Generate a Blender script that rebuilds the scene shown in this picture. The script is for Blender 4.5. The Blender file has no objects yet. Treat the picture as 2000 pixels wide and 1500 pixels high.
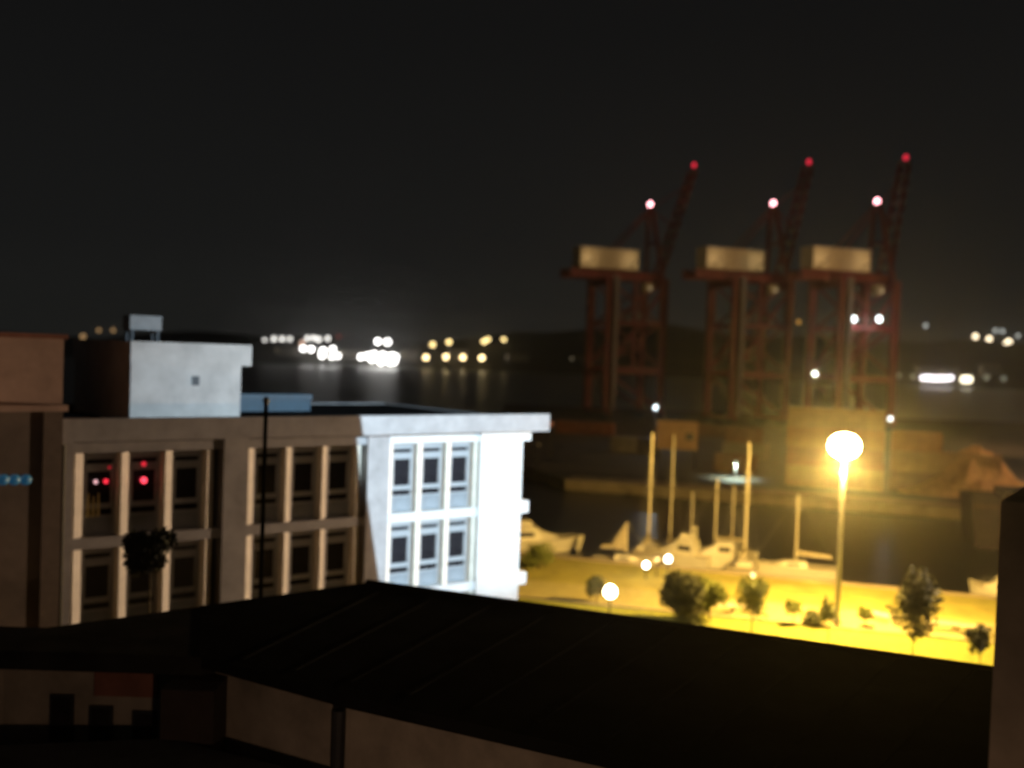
import bpy, bmesh, math, random
from mathutils import Matrix, Vector
R = math.radians
random.seed(7)
scene = bpy.context.scene
COL = scene.collection

# ------------------------------------------------------------------ camera
CAM = Vector((0, 0, 16.0))
PITCH, ROLL = R(1.63), R(2.0)
camd = bpy.data.cameras.new('camera'); cam = bpy.data.objects.new('camera', camd); COL.objects.link(cam)
ROT = Matrix.Rotation(R(90) - PITCH, 3, 'X') @ Matrix.Rotation(ROLL, 3, 'Z')
cam.matrix_world = Matrix.Translation(CAM) @ ROT.to_4x4()
camd.sensor_width = 36; camd.lens = 36; camd.clip_start = 0.1; camd.clip_end = 9000
camd.dof.use_dof = True; camd.dof.focus_distance = 15.0; camd.dof.aperture_fstop = 0.33
scene.camera = cam

# ------------------------------------------------------------------ world: night sky, sun far below the horizon, town skyglow
world = bpy.data.worlds.new('World'); scene.world = world; world.use_nodes = True
wn, wl = world.node_tree.nodes, world.node_tree.links
wn.clear()
wo = wn.new('ShaderNodeOutputWorld'); add = wn.new('ShaderNodeAddShader')
bg1 = wn.new('ShaderNodeBackground'); bg2 = wn.new('ShaderNodeBackground')
sky = wn.new('ShaderNodeTexSky'); sky.sky_type = 'NISHITA'; sky.sun_disc = False
sky.sun_elevation = R(-12); sky.sun_rotation = R(200)
bg1.inputs['Strength'].default_value = 0.05
wl.new(sky.outputs['Color'], bg1.inputs['Color'])
tc = wn.new('ShaderNodeTexCoord'); sx = wn.new('ShaderNodeSeparateXYZ'); cr = wn.new('ShaderNodeValToRGB')
wl.new(tc.outputs['Generated'], sx.inputs['Vector']); wl.new(sx.outputs['Z'], cr.inputs['Fac'])
e = cr.color_ramp.elements
e[0].position = 0.0; e[0].color = (0.0125, 0.0128, 0.0118, 1)
e[1].position = 1.0; e[1].color = (0.0045, 0.0046, 0.0048, 1)
m = e.new(0.10); m.color = (0.0082, 0.0084, 0.0082, 1)
m = e.new(0.30); m.color = (0.0056, 0.0057, 0.0058, 1)
wl.new(cr.outputs['Color'], bg2.inputs['Color']); bg2.inputs['Strength'].default_value = 1.0
wl.new(bg1.outputs[0], add.inputs[0]); wl.new(bg2.outputs[0], add.inputs[1]); wl.new(add.outputs[0], wo.inputs['Surface'])

vs = scene.view_settings
vs.view_transform = 'Standard'; vs.look = 'None'; vs.exposure = 0.0; vs.gamma = 1.0; vs.use_curve_mapping = False
scene.render.engine = 'CYCLES'
cy = scene.cycles
cy.use_denoising = True; cy.sample_clamp_indirect = 4.0; cy.max_bounces = 6; cy.caustics_reflective = False; cy.caustics_refractive = False

# ------------------------------------------------------------------ helpers
def ray(u, v): return ROT @ Vector(((u - 1000) / 2000, (750 - v) / 2000, -1))
def at(u, v, Y):
    d = ray(u, v); return CAM + d * (Y / d.y)
def gnd(u, v, z=0.0):
    d = ray(u, v); return CAM + d * ((z - CAM.z) / d.z)

MATS = {}
def mat(name, col, rough=0.8, var=0.18, scale=3.0, metal=0.0, bump=0.0, spec=0.4, stretch=None, dirt=0.0):
    if name in MATS: return MATS[name]
    m = bpy.data.materials.new(name); m.use_nodes = True
    n, l = m.node_tree.nodes, m.node_tree.links
    b = n['Principled BSDF']
    b.inputs['Roughness'].default_value = rough; b.inputs['Metallic'].default_value = metal
    b.inputs['Specular IOR Level'].default_value = spec
    t = n.new('ShaderNodeTexCoord'); mp = n.new('ShaderNodeMapping')
    l.new(t.outputs['Object'], mp.inputs['Vector'])
    if stretch: mp.inputs['Scale'].default_value = stretch
    no = n.new('ShaderNodeTexNoise'); no.inputs['Scale'].default_value = scale; no.inputs['Detail'].default_value = 6
    no.inputs['Roughness'].default_value = 0.65
    l.new(mp.outputs['Vector'], no.inputs['Vector'])
    r = n.new('ShaderNodeValToRGB'); e = r.color_ramp.elements
    c0 = [max(0, c * (1 - var - dirt)) for c in col]; c1 = [min(1, c * (1 + var)) for c in col]
    e[0].position = 0.32; e[0].color = (*c0, 1); e[1].position = 0.68; e[1].color = (*c1, 1)
    l.new(no.outputs['Fac'], r.inputs['Fac']); l.new(r.outputs['Color'], b.inputs['Base Color'])
    if bump:
        bp = n.new('ShaderNodeBump'); bp.inputs['Strength'].default_value = bump; bp.inputs['Distance'].default_value = 0.05
        l.new(no.outputs['Fac'], bp.inputs['Height']); l.new(bp.outputs['Normal'], b.inputs['Normal'])
    MATS[name] = m; return m
def emit(name, col, strength, sample=False):
    if name in MATS: return MATS[name]
    m = bpy.data.materials.new(name); m.use_nodes = True
    b = m.node_tree.nodes['Principled BSDF']
    b.inputs['Base Color'].default_value = (*[min(.8, c * .6) for c in col], 1)
    b.inputs['Emission Color'].default_value = (*col, 1); b.inputs['Emission Strength'].default_value = strength
    m.cycles.emission_sampling = 'AUTO' if sample else 'NONE'
    MATS[name] = m; return m

class MB:
    def __init__(s): s.v = []; s.f = []; s.mi = []; s.cur = 0
    def quad(s, *p):
        i = len(s.v); s.v += [tuple(q) for q in p]; s.f.append(tuple(range(i, i + len(p)))); s.mi.append(s.cur)
    def hexa(s, p):
        i = len(s.v); s.v += [tuple(q) for q in p]
        for f in ((0, 3, 2, 1), (4, 5, 6, 7), (0, 1, 5, 4), (1, 2, 6, 5), (2, 3, 7, 6), (3, 0, 4, 7)):
            s.f.append(tuple(i + k for k in f)); s.mi.append(s.cur)
        return s
    def box(s, x0, x1, y0, y1, z0, z1):
        return s.hexa([(x0, y0, z0), (x1, y0, z0), (x1, y1, z0), (x0, y1, z0), (x0, y0, z1), (x1, y0, z1), (x1, y1, z1), (x0, y1, z1)])
    def prism(s, poly, z0, z1):
        n = len(poly); i = len(s.v)
        s.v += [(p[0], p[1], z0) for p in poly] + [(p[0], p[1], z1) for p in poly]
        s.f.append(tuple(i + k for k in reversed(range(n)))); s.f.append(tuple(i + n + k for k in range(n))); s.mi += [s.cur] * 2
        for k in range(n):
            s.f.append((i + k, i + (k + 1) % n, i + n + (k + 1) % n, i + n + k)); s.mi.append(s.cur)
        return s
    def bar(s, a, b, w, h=None):
        a, b = Vector(a), Vector(b); h = h or w; d = (b - a).normalized()
        up = Vector((0, 0, 1)) if abs(d.z) < .95 else Vector((1, 0, 0))
        sd = d.cross(up).normalized() * (w / 2); u = sd.cross(d).normalized() * (h / 2)
        return s.hexa([a - sd - u, a + sd - u, b + sd - u, b - sd - u, a - sd + u, a + sd + u, b + sd + u, b - sd + u])
    def tube(s, a, b, r0, r1=None, n=10):
        a, b = Vector(a), Vector(b); r1 = r0 if r1 is None else r1; d = (b - a).normalized()
        up = Vector((0, 0, 1)) if abs(d.z) < .95 else Vector((1, 0, 0))
        x = d.cross(up).normalized(); y = d.cross(x).normalized(); i = len(s.v)
        for c, r in ((a, r0), (b, r1)):
            for k in range(n):
                t = 2 * math.pi * k / n; s.v.append(tuple(c + x * (r * math.cos(t)) + y * (r * math.sin(t))))
        for k in range(n):
            s.f.append((i + k, i + (k + 1) % n, i + n + (k + 1) % n, i + n + k)); s.mi.append(s.cur)
        s.f.append(tuple(i + k for k in reversed(range(n)))); s.f.append(tuple(i + n + k for k in range(n))); s.mi += [s.cur] * 2
        return s
    def lathe(s, c, prof, n=14):
        i = len(s.v); c = Vector(c); m = len(prof)
        for r, z in prof:
            for k in range(n):
                t = 2 * math.pi * k / n; s.v.append((c.x + r * math.cos(t), c.y + r * math.sin(t), c.z + z))
        for j in range(m - 1):
            for k in range(n):
                s.f.append((i + j * n + k, i + j * n + (k + 1) % n, i + (j + 1) * n + (k + 1) % n, i + (j + 1) * n + k)); s.mi.append(s.cur)
        s.f.append(tuple(i + k for k in reversed(range(n)))); s.f.append(tuple(i + (m - 1) * n + k for k in range(n))); s.mi += [s.cur] * 2
        return s
    def ball(s, c, r, n=12, sq=1.0):
        k = 7; return s.lathe(c, [(max(.02, math.sin(math.pi * j / k)) * r, -math.cos(math.pi * j / k) * r * sq) for j in range(k + 1)], n)
    def loft(s, secs, cap=True):
        n = len(secs[0]); i = len(s.v)
        for q in secs: s.v += [tuple(p) for p in q]
        for j in range(len(secs) - 1):
            for k in range(n - 1):
                s.f.append((i + j * n + k, i + (j + 1) * n + k, i + (j + 1) * n + k + 1, i + j * n + k + 1)); s.mi.append(s.cur)
        if cap:
            s.f.append(tuple(i + k for k in range(n))); s.f.append(tuple(i + (len(secs) - 1) * n + k for k in reversed(range(n)))); s.mi += [s.cur] * 2
        return s
    def mesh(s, name, mats, smooth=False):
        me = bpy.data.meshes.new(name); me.from_pydata(s.v, [], s.f)
        for m in (mats if isinstance(mats, (list, tuple)) else [mats]): me.materials.append(m)
        me.polygons.foreach_set('material_index', s.mi)
        if smooth: me.polygons.foreach_set('use_smooth', [True] * len(s.f))
        bm = bmesh.new(); bm.from_mesh(me); bmesh.ops.recalc_face_normals(bm, faces=bm.faces); bm.to_mesh(me); bm.free()
        me.update(); return me
    def build(s, name, mats, parent=None, smooth=False):
        o = bpy.data.objects.new(name, s.mesh(name, mats, smooth)); COL.objects.link(o)
        if parent is not None: o.parent = parent
        return o
def inst(name, me, parent=None, loc=(0, 0, 0), rz=0.0):
    o = bpy.data.objects.new(name, me); COL.objects.link(o); o.location = loc; o.rotation_euler = (0, 0, rz)
    if parent is not None: o.parent = parent
    return o
def tag(o, label, cat, group=None):
    o['label'] = label; o['category'] = cat
    if group: o['group'] = group
    return o
def thing(name, label, cat, loc=(0, 0, 0), rz=0.0, group=None):
    o = bpy.data.objects.new(name, None); COL.objects.link(o); o.location = loc; o.rotation_euler = (0, 0, rz); o.empty_display_size = .3
    return tag(o, label, cat, group)
def copy_tree(o, parent=None):
    c = o.copy(); COL.objects.link(c); c.parent = parent
    for ch in list(o.children): copy_tree(ch, c)
    return c
def struct(o): o['kind'] = 'structure'; return o
def point(name, loc, power, col, parent=None, r=.15):
    l = bpy.data.lights.new(name, 'POINT'); l.energy = power; l.color = col; l.shadow_soft_size = r
    o = bpy.data.objects.new(name, l); COL.objects.link(o); o.location = loc
    if parent is not None: o.parent = parent
    return o
def spot(name, loc, aim, power, col, parent, size, blend=.6, r=.2):
    l = bpy.data.lights.new(name, 'SPOT'); l.energy = power; l.color = col; l.shadow_soft_size = r; l.spot_size = R(size); l.spot_blend = blend
    o = bpy.data.objects.new(name, l); COL.objects.link(o); o.location = loc; o.parent = parent
    o.rotation_euler = (Vector(aim) - Vector(loc)).to_track_quat('-Z', 'Y').to_euler(); return o
def box(name, b, m, parent=None): return MB().box(*b).build(name, m, parent)

# ------------------------------------------------------------------ materials
SOD = (1.0, 0.61, 0.13); SODE = (1.0, 0.66, 0.25); COOL = (0.80, 0.92, 1.0)
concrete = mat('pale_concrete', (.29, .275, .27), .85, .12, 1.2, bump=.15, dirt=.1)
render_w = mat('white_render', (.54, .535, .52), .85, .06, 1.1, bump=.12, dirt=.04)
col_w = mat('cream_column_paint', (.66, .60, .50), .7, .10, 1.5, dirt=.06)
frame_w = mat('grey_window_frame', (.30, .30, .30), .6, .1, 4)
spandrel = mat('spandrel_panel', (.22, .23, .24), .6, .15, 2)
glass = mat('dark_window_glass', (.018, .016, .018), .12, .3, 2, spec=.5)
lobby = mat('dark_interior', (.03, .026, .024), .9, .2, 1)
pink = mat('pink_plaster', (.40, .27, .21), .9, .14, .8, bump=.15, dirt=.1)
beige = mat('beige_plaster', (.30, .255, .20), .9, .2, .6, bump=.2, dirt=.15)
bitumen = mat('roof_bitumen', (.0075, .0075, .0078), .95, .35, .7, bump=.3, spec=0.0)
tarpaper = mat('grey_roof_felt', (.05, .05, .048), .95, .3, .8, bump=.25, spec=.15)
redbrown = mat('red_brown_plaster', (.22, .09, .06), .9, .2, 1.0, dirt=.1)
darkmetal = mat('dark_painted_metal', (.018, .018, .02), .6, .2, 5)
galv = mat('galvanised_steel', (.42, .41, .39), .45, .12, 6, metal=.4)
bluepaint = mat('blue_sheet', (.006, .022, .036), .6, .25, 2)
grass = mat('mown_grass', (.18, .185, .045), .95, .30, 2.2, bump=.5, spec=.1)
paving = mat('olive_turf', (.235, .205, .045), .9, .30, .5, bump=.2)
palepath = mat('pale_gravel_path', (.27, .235, .10), .9, .18, 1.4, bump=.2)
asphalt = mat('dock_asphalt', (.085, .075, .062), .85, .3, .25, bump=.15)
quaystone = mat('quay_stone', (.26, .21, .15), .85, .25, .5, bump=.3)
soil = mat('dark_soil', (.04, .035, .03), .95, .3, .5)
foliage = mat('green_leaves', (.13, .15, .03), .7, .35, 1.5)
foliage_d = mat('dark_leaves', (.05, .055, .02), .75, .35, 1.5)
bark = mat('grey_bark', (.10, .08, .055), .9, .3, 6)
hull_w = mat('white_gelcoat', (.60, .56, .48), .35, .08, 3)
deck_m = mat('cream_deck', (.48, .42, .32), .6, .15, 3)
alu = mat('mast_aluminium', (.62, .56, .44), .4, .08, 5, metal=.2)
cover = mat('canvas_cover', (.40, .34, .24), .9, .2, 4)
navy = mat('dark_hull_paint', (.05, .035, .03), .5, .3, 2)
red_c = mat('red_crane_paint', (.125, .013, .013), .55, .25, .5)
grey_c = mat('grey_walkway_steel', (.20, .19, .20), .6, .2, 1)
cream_c = mat('cream_house_panels', (.42, .34, .21), .7, .12, .6)
stone = mat('pale_bench_stone', (.50, .45, .36), .8, .15, 3)

# ------------------------------------------------------------------ setting: ground, water, pier, far shore
def sheet(name, poly, z, m, thick=None):
    b = MB()
    if thick: b.prism(poly, z - thick, z)
    else: b.quad(*[(x, y, z) for x, y in poly])
    return struct(b.build(name, m))
Q0, Q1 = gnd(1100, 1088), gnd(1900, 1163)
qd = (Q1 - Q0); qd.normalize()
def qp(a, off=0.0):            # a metres along the near quay edge, off metres inland
    p = Q0 + qd * a; return (p.x + qd.y * off, p.y - qd.x * off)
sheet('ground', [(-140, -60), (140, -60), qp(130), qp(-130)], 0.0, soil, 6)
L0, L1 = gnd(1240, 1186), gnd(1900, 1250)
ld = (L1 - L0); ld.normalize()
def lp(a, off=0.0):
    p = L0 + ld * a; return (p.x + ld.y * off, p.y - ld.x * off)
sheet('promenade', [lp(-45, 0), lp(70, 0), qp(70, .6), qp(-40, .6)], .004, paving)
sheet('quay_edge', [qp(-60, .6), qp(80, .6), qp(80, -.15), qp(-60, -.15)], .10, quaystone, .6)
sheet('garden_path', [lp(-30, .4), lp(60, .4), lp(60, -5.0), lp(-30, -5.0)], .012, palepath)
sheet('lawn', [(-12, 48), (60, 33), lp(60, .4), lp(-30, .4)], .008, grass)
sheet('lawn_kerb', [lp(-30, .55), lp(60, .55), lp(60, .35), lp(-30, .35)], .12, quaystone, .12)

# water
m = bpy.data.materials.new('harbour_water'); m.use_nodes = True
n, l = m.node_tree.nodes, m.node_tree.links; b = n['Principled BSDF']
b.inputs['Base Color'].default_value = (.012, .012, .010, 1); b.inputs['Roughness'].default_value = .30; b.inputs['Specular IOR Level'].default_value = .35
t = n.new('ShaderNodeTexCoord'); mp = n.new('ShaderNodeMapping'); mp.inputs['Scale'].default_value = (.55, .9, 1)
no = n.new('ShaderNodeTexNoise'); no.inputs['Scale'].default_value = .9; no.inputs['Detail'].default_value = 4
bp = n.new('ShaderNodeBump'); bp.inputs['Strength'].default_value = .35; bp.inputs['Distance'].default_value = .12
l.new(t.outputs['Object'], mp.inputs['Vector']); l.new(mp.outputs['Vector'], no.inputs['Vector']); l.new(no.outputs['Fac'], bp.inputs['Height']); l.new(bp.outputs['Normal'], b.inputs['Normal'])
water_m = m
sheet('water', [(-1280, 40), (1480, 40), (1480, 1680), (-1280, 1680)], -1.5, water_m)

# container pier across the basin
P0, P1 = gnd(1092, 937), gnd(1900, 996)
pd = (P1 - P0); pd.normalize()
def pp(a, off=0.0):            # off: metres away from the basin
    p = P0 + pd * a; return (p.x - pd.y * off, p.y + pd.x * off)
pier_poly = [pp(1.0), pp(140), (330, 120), (330, 330), (-2, 330), (-4, 205), (1.5, 150), pp(.2, 1.5)]
sheet('pier', pier_poly, 0.0, asphalt, 4)
sheet('pier_coping', [pp(.6, .02), pp(139, .02), pp(139, 5.5), pp(.6, 5.5)], .06, quaystone, .05)
struct(MB().prism([pp(.8, -.25), pp(139, -.25), pp(139, .015), pp(.8, .015)], -1.2, .1).build('quay_wall', quaystone))

# far shore with hills
def ridge(x):
    t = 30 + 7 * math.sin(x * .004 + 1) + 4 * math.sin(x * .013) + 3 * math.sin(x * .031 + 2)
    t += 20 / (1 + math.exp(-(x - 60) / 60)) ; return t
b = MB(); xs = [-1200 + i * 40 for i in range(66)]; ys = [1052, 1060, 1120, 1200, 1290, 1400, 1600]
def hill_z(x, y):
    s = max(0, min(1, (y - 1060) / 230)); s = s if y <= 1290 else 1 - .3 * (y - 1290) / 310
    return -3 if y < 1055 else .3 + s * (ridge(x) - .3) + (1.2 * math.sin(x * .09 + y * .05) if y > 1100 else 0)
for i in range(len(xs) - 1):
    for j in range(len(ys) - 1):
        b.quad(*[(x, y, hill_z(x, y)) for x, y in ((xs[i], ys[j]), (xs[i + 1], ys[j]), (xs[i + 1], ys[j + 1]), (xs[i], ys[j + 1]))])
struct(b.build('hills', mat('dark_hillside', (.05, .045, .032), .95, .4, .02), smooth=True))

# ------------------------------------------------------------------ floodlight mast (behind the camera) and an unseen block shaped to shade its beam
HAZE = 0.00023
FL = Vector((30, -5, 26))
fm = thing('floodlight_mast', 'tall floodlight mast outside the right edge, throwing cool white light on the office', 'floodlight', (FL.x, FL.y, 0))
MB().tube((.3, -.35, 0), (.3, -.35, 25.9), .2, .12).build('mast', galv, fm)
hous = MB().box(-.1, .6, -.8, -.12, 25.7, 26.3).build('lamp_housing', darkmetal, fm)
sl = bpy.data.lights.new('flood', 'SPOT'); sl.energy = 440000; sl.color = (.62, .83, 1.0); sl.shadow_soft_size = .035
sl.spot_size = R(45); sl.spot_blend = .9
so = bpy.data.objects.new('flood', sl); COL.objects.link(so); so.parent = fm; so.location = (0, 0, 26)
tgt = Vector((1.0, 46, 8.0)) - FL
so.rotation_euler = tgt.to_track_quat('-Z', 'Y').to_euler()
az = Vector((2.2 - FL.x, 49 - FL.y, 0)).normalized(); rt = Vector((az.y, -az.x, 0))
q = Vector((0, 0, 26)) + az * 1.6
MB().bar(q + rt * .65, q + rt * .651 + az * .03, 1.3, 2.4).build('barn_door', darkmetal, fm)  # plate added to cut the beam just past the office end
az2 = Vector((-3 - FL.x, 45 - FL.y, 0)).normalized(); q = Vector((0, 0, 26 - 1.6 * math.tan(R(19.8)) - .5)) + az2 * 1.6
MB().bar(q, q + az2 * .03, 3.0, 1.0).build('barn_door', darkmetal, fm)  # plate added to keep the beam above the dark roof
ap = thing('beam_shading_block', 'unseen block with a steep mansard roof shaped to shade the flood outside the right edge', 'building', (0, 10, 0))
b = MB(); b.hexa([(12.6, 0, 17.02), (19.66, 0, 17.02), (19.66, -6, 17.02), (12.6, -6, 17.02), (12.6, 0, 21.2), (18.37, 0, 21.95), (18.37, -6, 21.95), (12.6, -6, 21.2)])
b.build('mansard_roof', tarpaper, ap)  # outline shaped to slant the shadow edge across the office
box('wall', (9.6, 19.7, -6, 0, 0, 17.0), beige, ap)
box('stair_tower', (9.6, 12.58, -6, 0, 17.002, 23.5), beige, ap)  # unseen tower added to keep the flood off the pink building
box('flood_block', (12.602, 13.7, -2, 0, 21.3, 23.6), redbrown, ap)  # unseen stack added, blocks the flood beside the tower

# ------------------------------------------------------------------ office building with columns, floodlit end
TH = R(37.9)
off = thing('office_building', 'modernist office block with rows of columns and windows, its right end floodlit white', 'building', (-5.9, 42.4, 0), TH)
box('core', (-12, 8.0, .62, 14, 0, 12.49), lobby, off)
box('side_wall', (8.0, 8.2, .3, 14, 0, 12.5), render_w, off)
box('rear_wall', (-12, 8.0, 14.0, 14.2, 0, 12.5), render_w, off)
MB().box(-12.35, 9.4, -.5, -.1, 12.5, 13.3).box(9.0, 9.4, -.1, 14.3, 12.5, 12.96).box(-12.35, 9.0, 13.9, 14.3, 12.5, 12.96).box(-12.35, -12.02, -.1, 13.9, 12.5, 12.96).build('parapet', concrete, off)
MB().box(-12.02, 9.0, -.1, 13.9, 12.5, 12.92).build('roof', bitumen, off)
piers = [(-12, -11.62), (-6.2, -5.25), (0.0, 1.05), (5.78, 8.2)]
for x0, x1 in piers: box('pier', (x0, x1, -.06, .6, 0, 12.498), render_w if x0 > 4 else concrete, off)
ZB = [(12.06, 12.42), (8.68, 9.07), (5.32, 5.71), (1.96, 2.35)]
bays = [(-11.62, -6.2), (-5.25, 0.0), (1.05, 5.78)]
for z0, z1 in ZB:
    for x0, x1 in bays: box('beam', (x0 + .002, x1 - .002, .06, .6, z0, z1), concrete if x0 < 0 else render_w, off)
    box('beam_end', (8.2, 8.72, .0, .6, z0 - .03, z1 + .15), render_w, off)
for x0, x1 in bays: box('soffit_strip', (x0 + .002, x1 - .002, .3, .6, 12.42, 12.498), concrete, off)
# one column mesh (half octagon) and one window, shared
H = 2.97
c = MB(); c.prism([(-.21, .5), (-.21, .05), (-.14, .0), (.14, .20), (.21, .30), (.21, .5)], 0, H); col_me = c.mesh('column', col_w)
W = 1.10
def window_meshes():
    fr = MB()
    fr.box(-W/2, -W/2 + .09, .36, .5, .02, H); fr.box(W/2 - .09, W/2, .36, .5, .02, H)
    for z0, z1 in ((2.72, H), (2.28, 2.56), (.95, 1.14), (.66, .72)): fr.box(-W/2 + .09, W/2 - .09, .36, .5, z0, z1)
    fr.box(-W/2 + .09, -W/2 + .15, .37, .5, 1.14, 2.28); fr.box(W/2 - .15, W/2 - .09, .37, .5, 1.14, 2.28)
    up = MB().box(-W/2 + .09, W/2 - .09, .44, .5, 2.56, 2.72)
    pn = MB().box(-W/2 + .15, W/2 - .15, .44, .5, 1.14, 2.28)
    lo = MB().box(-W/2 + .09, W/2 - .09, .44, .5, .72, .95)
    sp = MB().box(-W/2 + .09, W/2 - .09, .40, .5, .02, .66)
    return fr.mesh('window', frame_w), up.mesh('upper_pane', glass), pn.mesh('pane', glass), lo.mesh('lower_pane', glass), sp.mesh('spandrel', spandrel)
wm = window_meshes()
rows = [9.07, 5.71, 2.35]
for z in rows:
    for bi, (x0, x1) in enumerate(bays):
        p = 1.575 if bi < 2 else 1.5
        c0 = {0: -11.38, 1: -5.03, 2: 1.22}[bi]
        xsn = [c0 + p * k for k in range(4)]
        for x in xsn: inst('column', col_me, off, (x, .06, z + .004))
        for k in range(3):
            xc = (xsn[k] + xsn[k + 1]) / 2
            w = inst('window', wm[0], off, (xc, .06, z + .004))
            for nm, me in zip(('upper_pane', 'pane', 'lower_pane', 'spandrel'), wm[1:]): inst(nm, me, w)
# rooftop penthouse (part of the building)
pw = box('penthouse', (-9.1, -4.75, 2.0, 9.6, 12.93, 15.18), mat('grey_penthouse_render', (.27, .245, .225), .85, .12, .9, bump=.1, dirt=.1), off)
box('penthouse_roof', (-9.12, -4.32, 1.98, 9.9, 15.182, 16.02), MATS['grey_penthouse_render'], pw)
MB().box(-6.75, -6.47, 1.96, 2.0, 14.38, 14.74).build('vent_opening', darkmetal, pw)
MB().tube((-12.0, -.34, 3), (-12.0, -.34, 12.4), .06, n=8).build('downpipe', darkmetal, off)
def O(x, y, z=0):
    return (-5.9 + x * math.cos(TH) - y * math.sin(TH), 42.4 + x * math.sin(TH) + y * math.cos(TH), z)

# roof furniture
t = thing('rooftop_tank', 'small pale water tank on a frame on top of the white penthouse', 'tank', O(-8.0, 4.2, 16.02), TH)
for sx_ in (-.5, .5):
    for sy_ in (-.35, .35): MB().box(sx_ - .05, sx_ + .05, sy_ - .05, sy_ + .05, 0, .45).build('leg', darkmetal, t)
MB().box(-.62, .62, -.45, .45, .45, 1.02).build('tank_body', mat('pale_tank', (.10, .10, .10), .6), t)
t = thing('duct_housing', 'low blue metal duct housing on the office roof beside the penthouse', 'duct', O(-2.9, 3.0, 13.3), TH)
MB().box(-1.75, 1.55, -.4, .5, 0, .5).build('casing', bluepaint, t)
MB().box(-1.8, 1.6, -.48, .55, .5, .72).build('cap', bluepaint, t)

# red reflections built as glowing balls and pale curtain behind the upper left windows
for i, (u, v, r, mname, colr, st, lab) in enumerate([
    (281, 938, .115, 'red_reflection_bright', (1, .06, .10), 2.2, 'brightest red reflection glowing in the second upper office window from the left'),
    (281, 906, .085, 'red_reflection_mid', (1, .03, .06), .75, 'dim red reflection above the brightest one in the second office window'),
    (207, 940, .085, 'red_reflection_left', (1, .03, .06), 1.3, 'red reflection glowing right of the pinkish reflection in the leftmost upper office window'),
    (187, 941, .075, 'pink_reflection', (1, .55, .6), .9, 'small pinkish white reflection in the leftmost upper office window'),
    (214, 913, .06, 'red_reflection_faint', (.8, .03, .05), .35, 'faint red reflection high in the leftmost upper office window')]):
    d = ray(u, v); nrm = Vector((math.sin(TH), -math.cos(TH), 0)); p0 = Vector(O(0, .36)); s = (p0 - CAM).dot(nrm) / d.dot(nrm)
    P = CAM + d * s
    t = thing('window_reflection', lab, 'lamp', P, TH, 'red reflections in the office windows')  # emissive ball stands in for a reflection; no fitting hangs there
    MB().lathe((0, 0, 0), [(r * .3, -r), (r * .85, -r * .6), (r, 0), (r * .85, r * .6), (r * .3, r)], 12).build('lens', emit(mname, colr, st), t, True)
    MB().box(-.03, .03, .02, .12, -r * 1.3, r * 1.3).build('added_bracket', darkmetal, t)
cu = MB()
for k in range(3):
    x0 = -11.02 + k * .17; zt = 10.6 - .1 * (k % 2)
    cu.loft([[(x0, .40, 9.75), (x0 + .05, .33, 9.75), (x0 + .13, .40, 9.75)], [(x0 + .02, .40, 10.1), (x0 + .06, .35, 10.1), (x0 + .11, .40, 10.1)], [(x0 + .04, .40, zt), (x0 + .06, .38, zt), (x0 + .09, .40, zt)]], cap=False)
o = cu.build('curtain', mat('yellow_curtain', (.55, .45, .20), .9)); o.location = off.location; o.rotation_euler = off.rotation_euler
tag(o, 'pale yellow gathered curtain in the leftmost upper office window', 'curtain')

# ------------------------------------------------------------------ pink building at the far left
lb = thing('pink_building', 'taller pink plastered building at the left edge, upper wall lit orange', 'building', (-5.9, 42.4, 0), TH)
box('wall', (-26, -12.15, -.6, 12, 13.7, 16.0), pink, lb)
box('lower_wall', (-26, -12.15, -.6, 12, 0, 13.698), mat('wall_in_shade', (.13, .10, .08), .9, .25, .8, bump=.2), lb)  # shade below the lit band put into the wall colour
box('ledge', (-26, -12.10, -1.15, -.602, 13.6, 13.8), pink, lb)  # ledge added to keep lamp light off the wall below
box('corner_strip', (-12.75, -12.145, -.70, -.6, 2, 13.598), mat('brown_corner', (.12, .09, .07), .9), lb)
box('roof_hut', (-26, -14.4, 2.2, 8, 16.0, 17.1), redbrown, lb)
box('roof_edge', (-26, -12.05, -.75, 12, 16.002, 16.16), redbrown, lb)
for z0 in (9.0, 5.6):
    for x0 in (-15.6, -18.2):
        w = box('window', (x0, x0 + 1.1, -.63, -.598, z0, z0 + 1.6), frame_w, lb)
        MB().box(x0 + .08, x0 + 1.02, -.645, -.631, z0 + .08, z0 + 1.52).build('pane', glass, w)
bl = emit('blue_glow_tone', (.04, .22, .42), .14)
for i, u in enumerate((6, 28, 50)):
    P = at(u, 937, 31.6 + i * .35)
    t = thing('blue_glow', ['blue glow on the pink wall, cut by the left picture edge', 'middle of the three blue glows on the pink wall', 'rightmost of the three blue glows on the pink wall'][i], 'lamp', P, TH, 'blue glows on the pink wall')
    MB().ball((0, 0, 0), .19, 10, .9).build('globe', bl, t, True)  # emissive ball on an added arm stands in for a blue-lit patch
    MB().bar((0, 0, 0), (0, 1.0, .05), .05).build('arm', darkmetal, t)
wlp = O(-17.2, -1.25, 15.1)
t = thing('wall_lamp', 'sodium wall lamp on the pink building just outside the left edge', 'lamp', wlp, TH)
MB().bar((0, .62, .25), (0, .0, .25), .06).build('arm', darkmetal, t)
MB().lathe((0, 0, 0), [(.05, .3), (.2, .22), (.22, .12)], 12).build('shade', darkmetal, t)
MB().ball((0, 0, .08), .09, 10).build('bulb', emit('sodium_bulb', SODE, 8), t, True)
point('bulb_light', (0, 0, -.08), 75, (1, .68, .44), t, .08)

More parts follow.
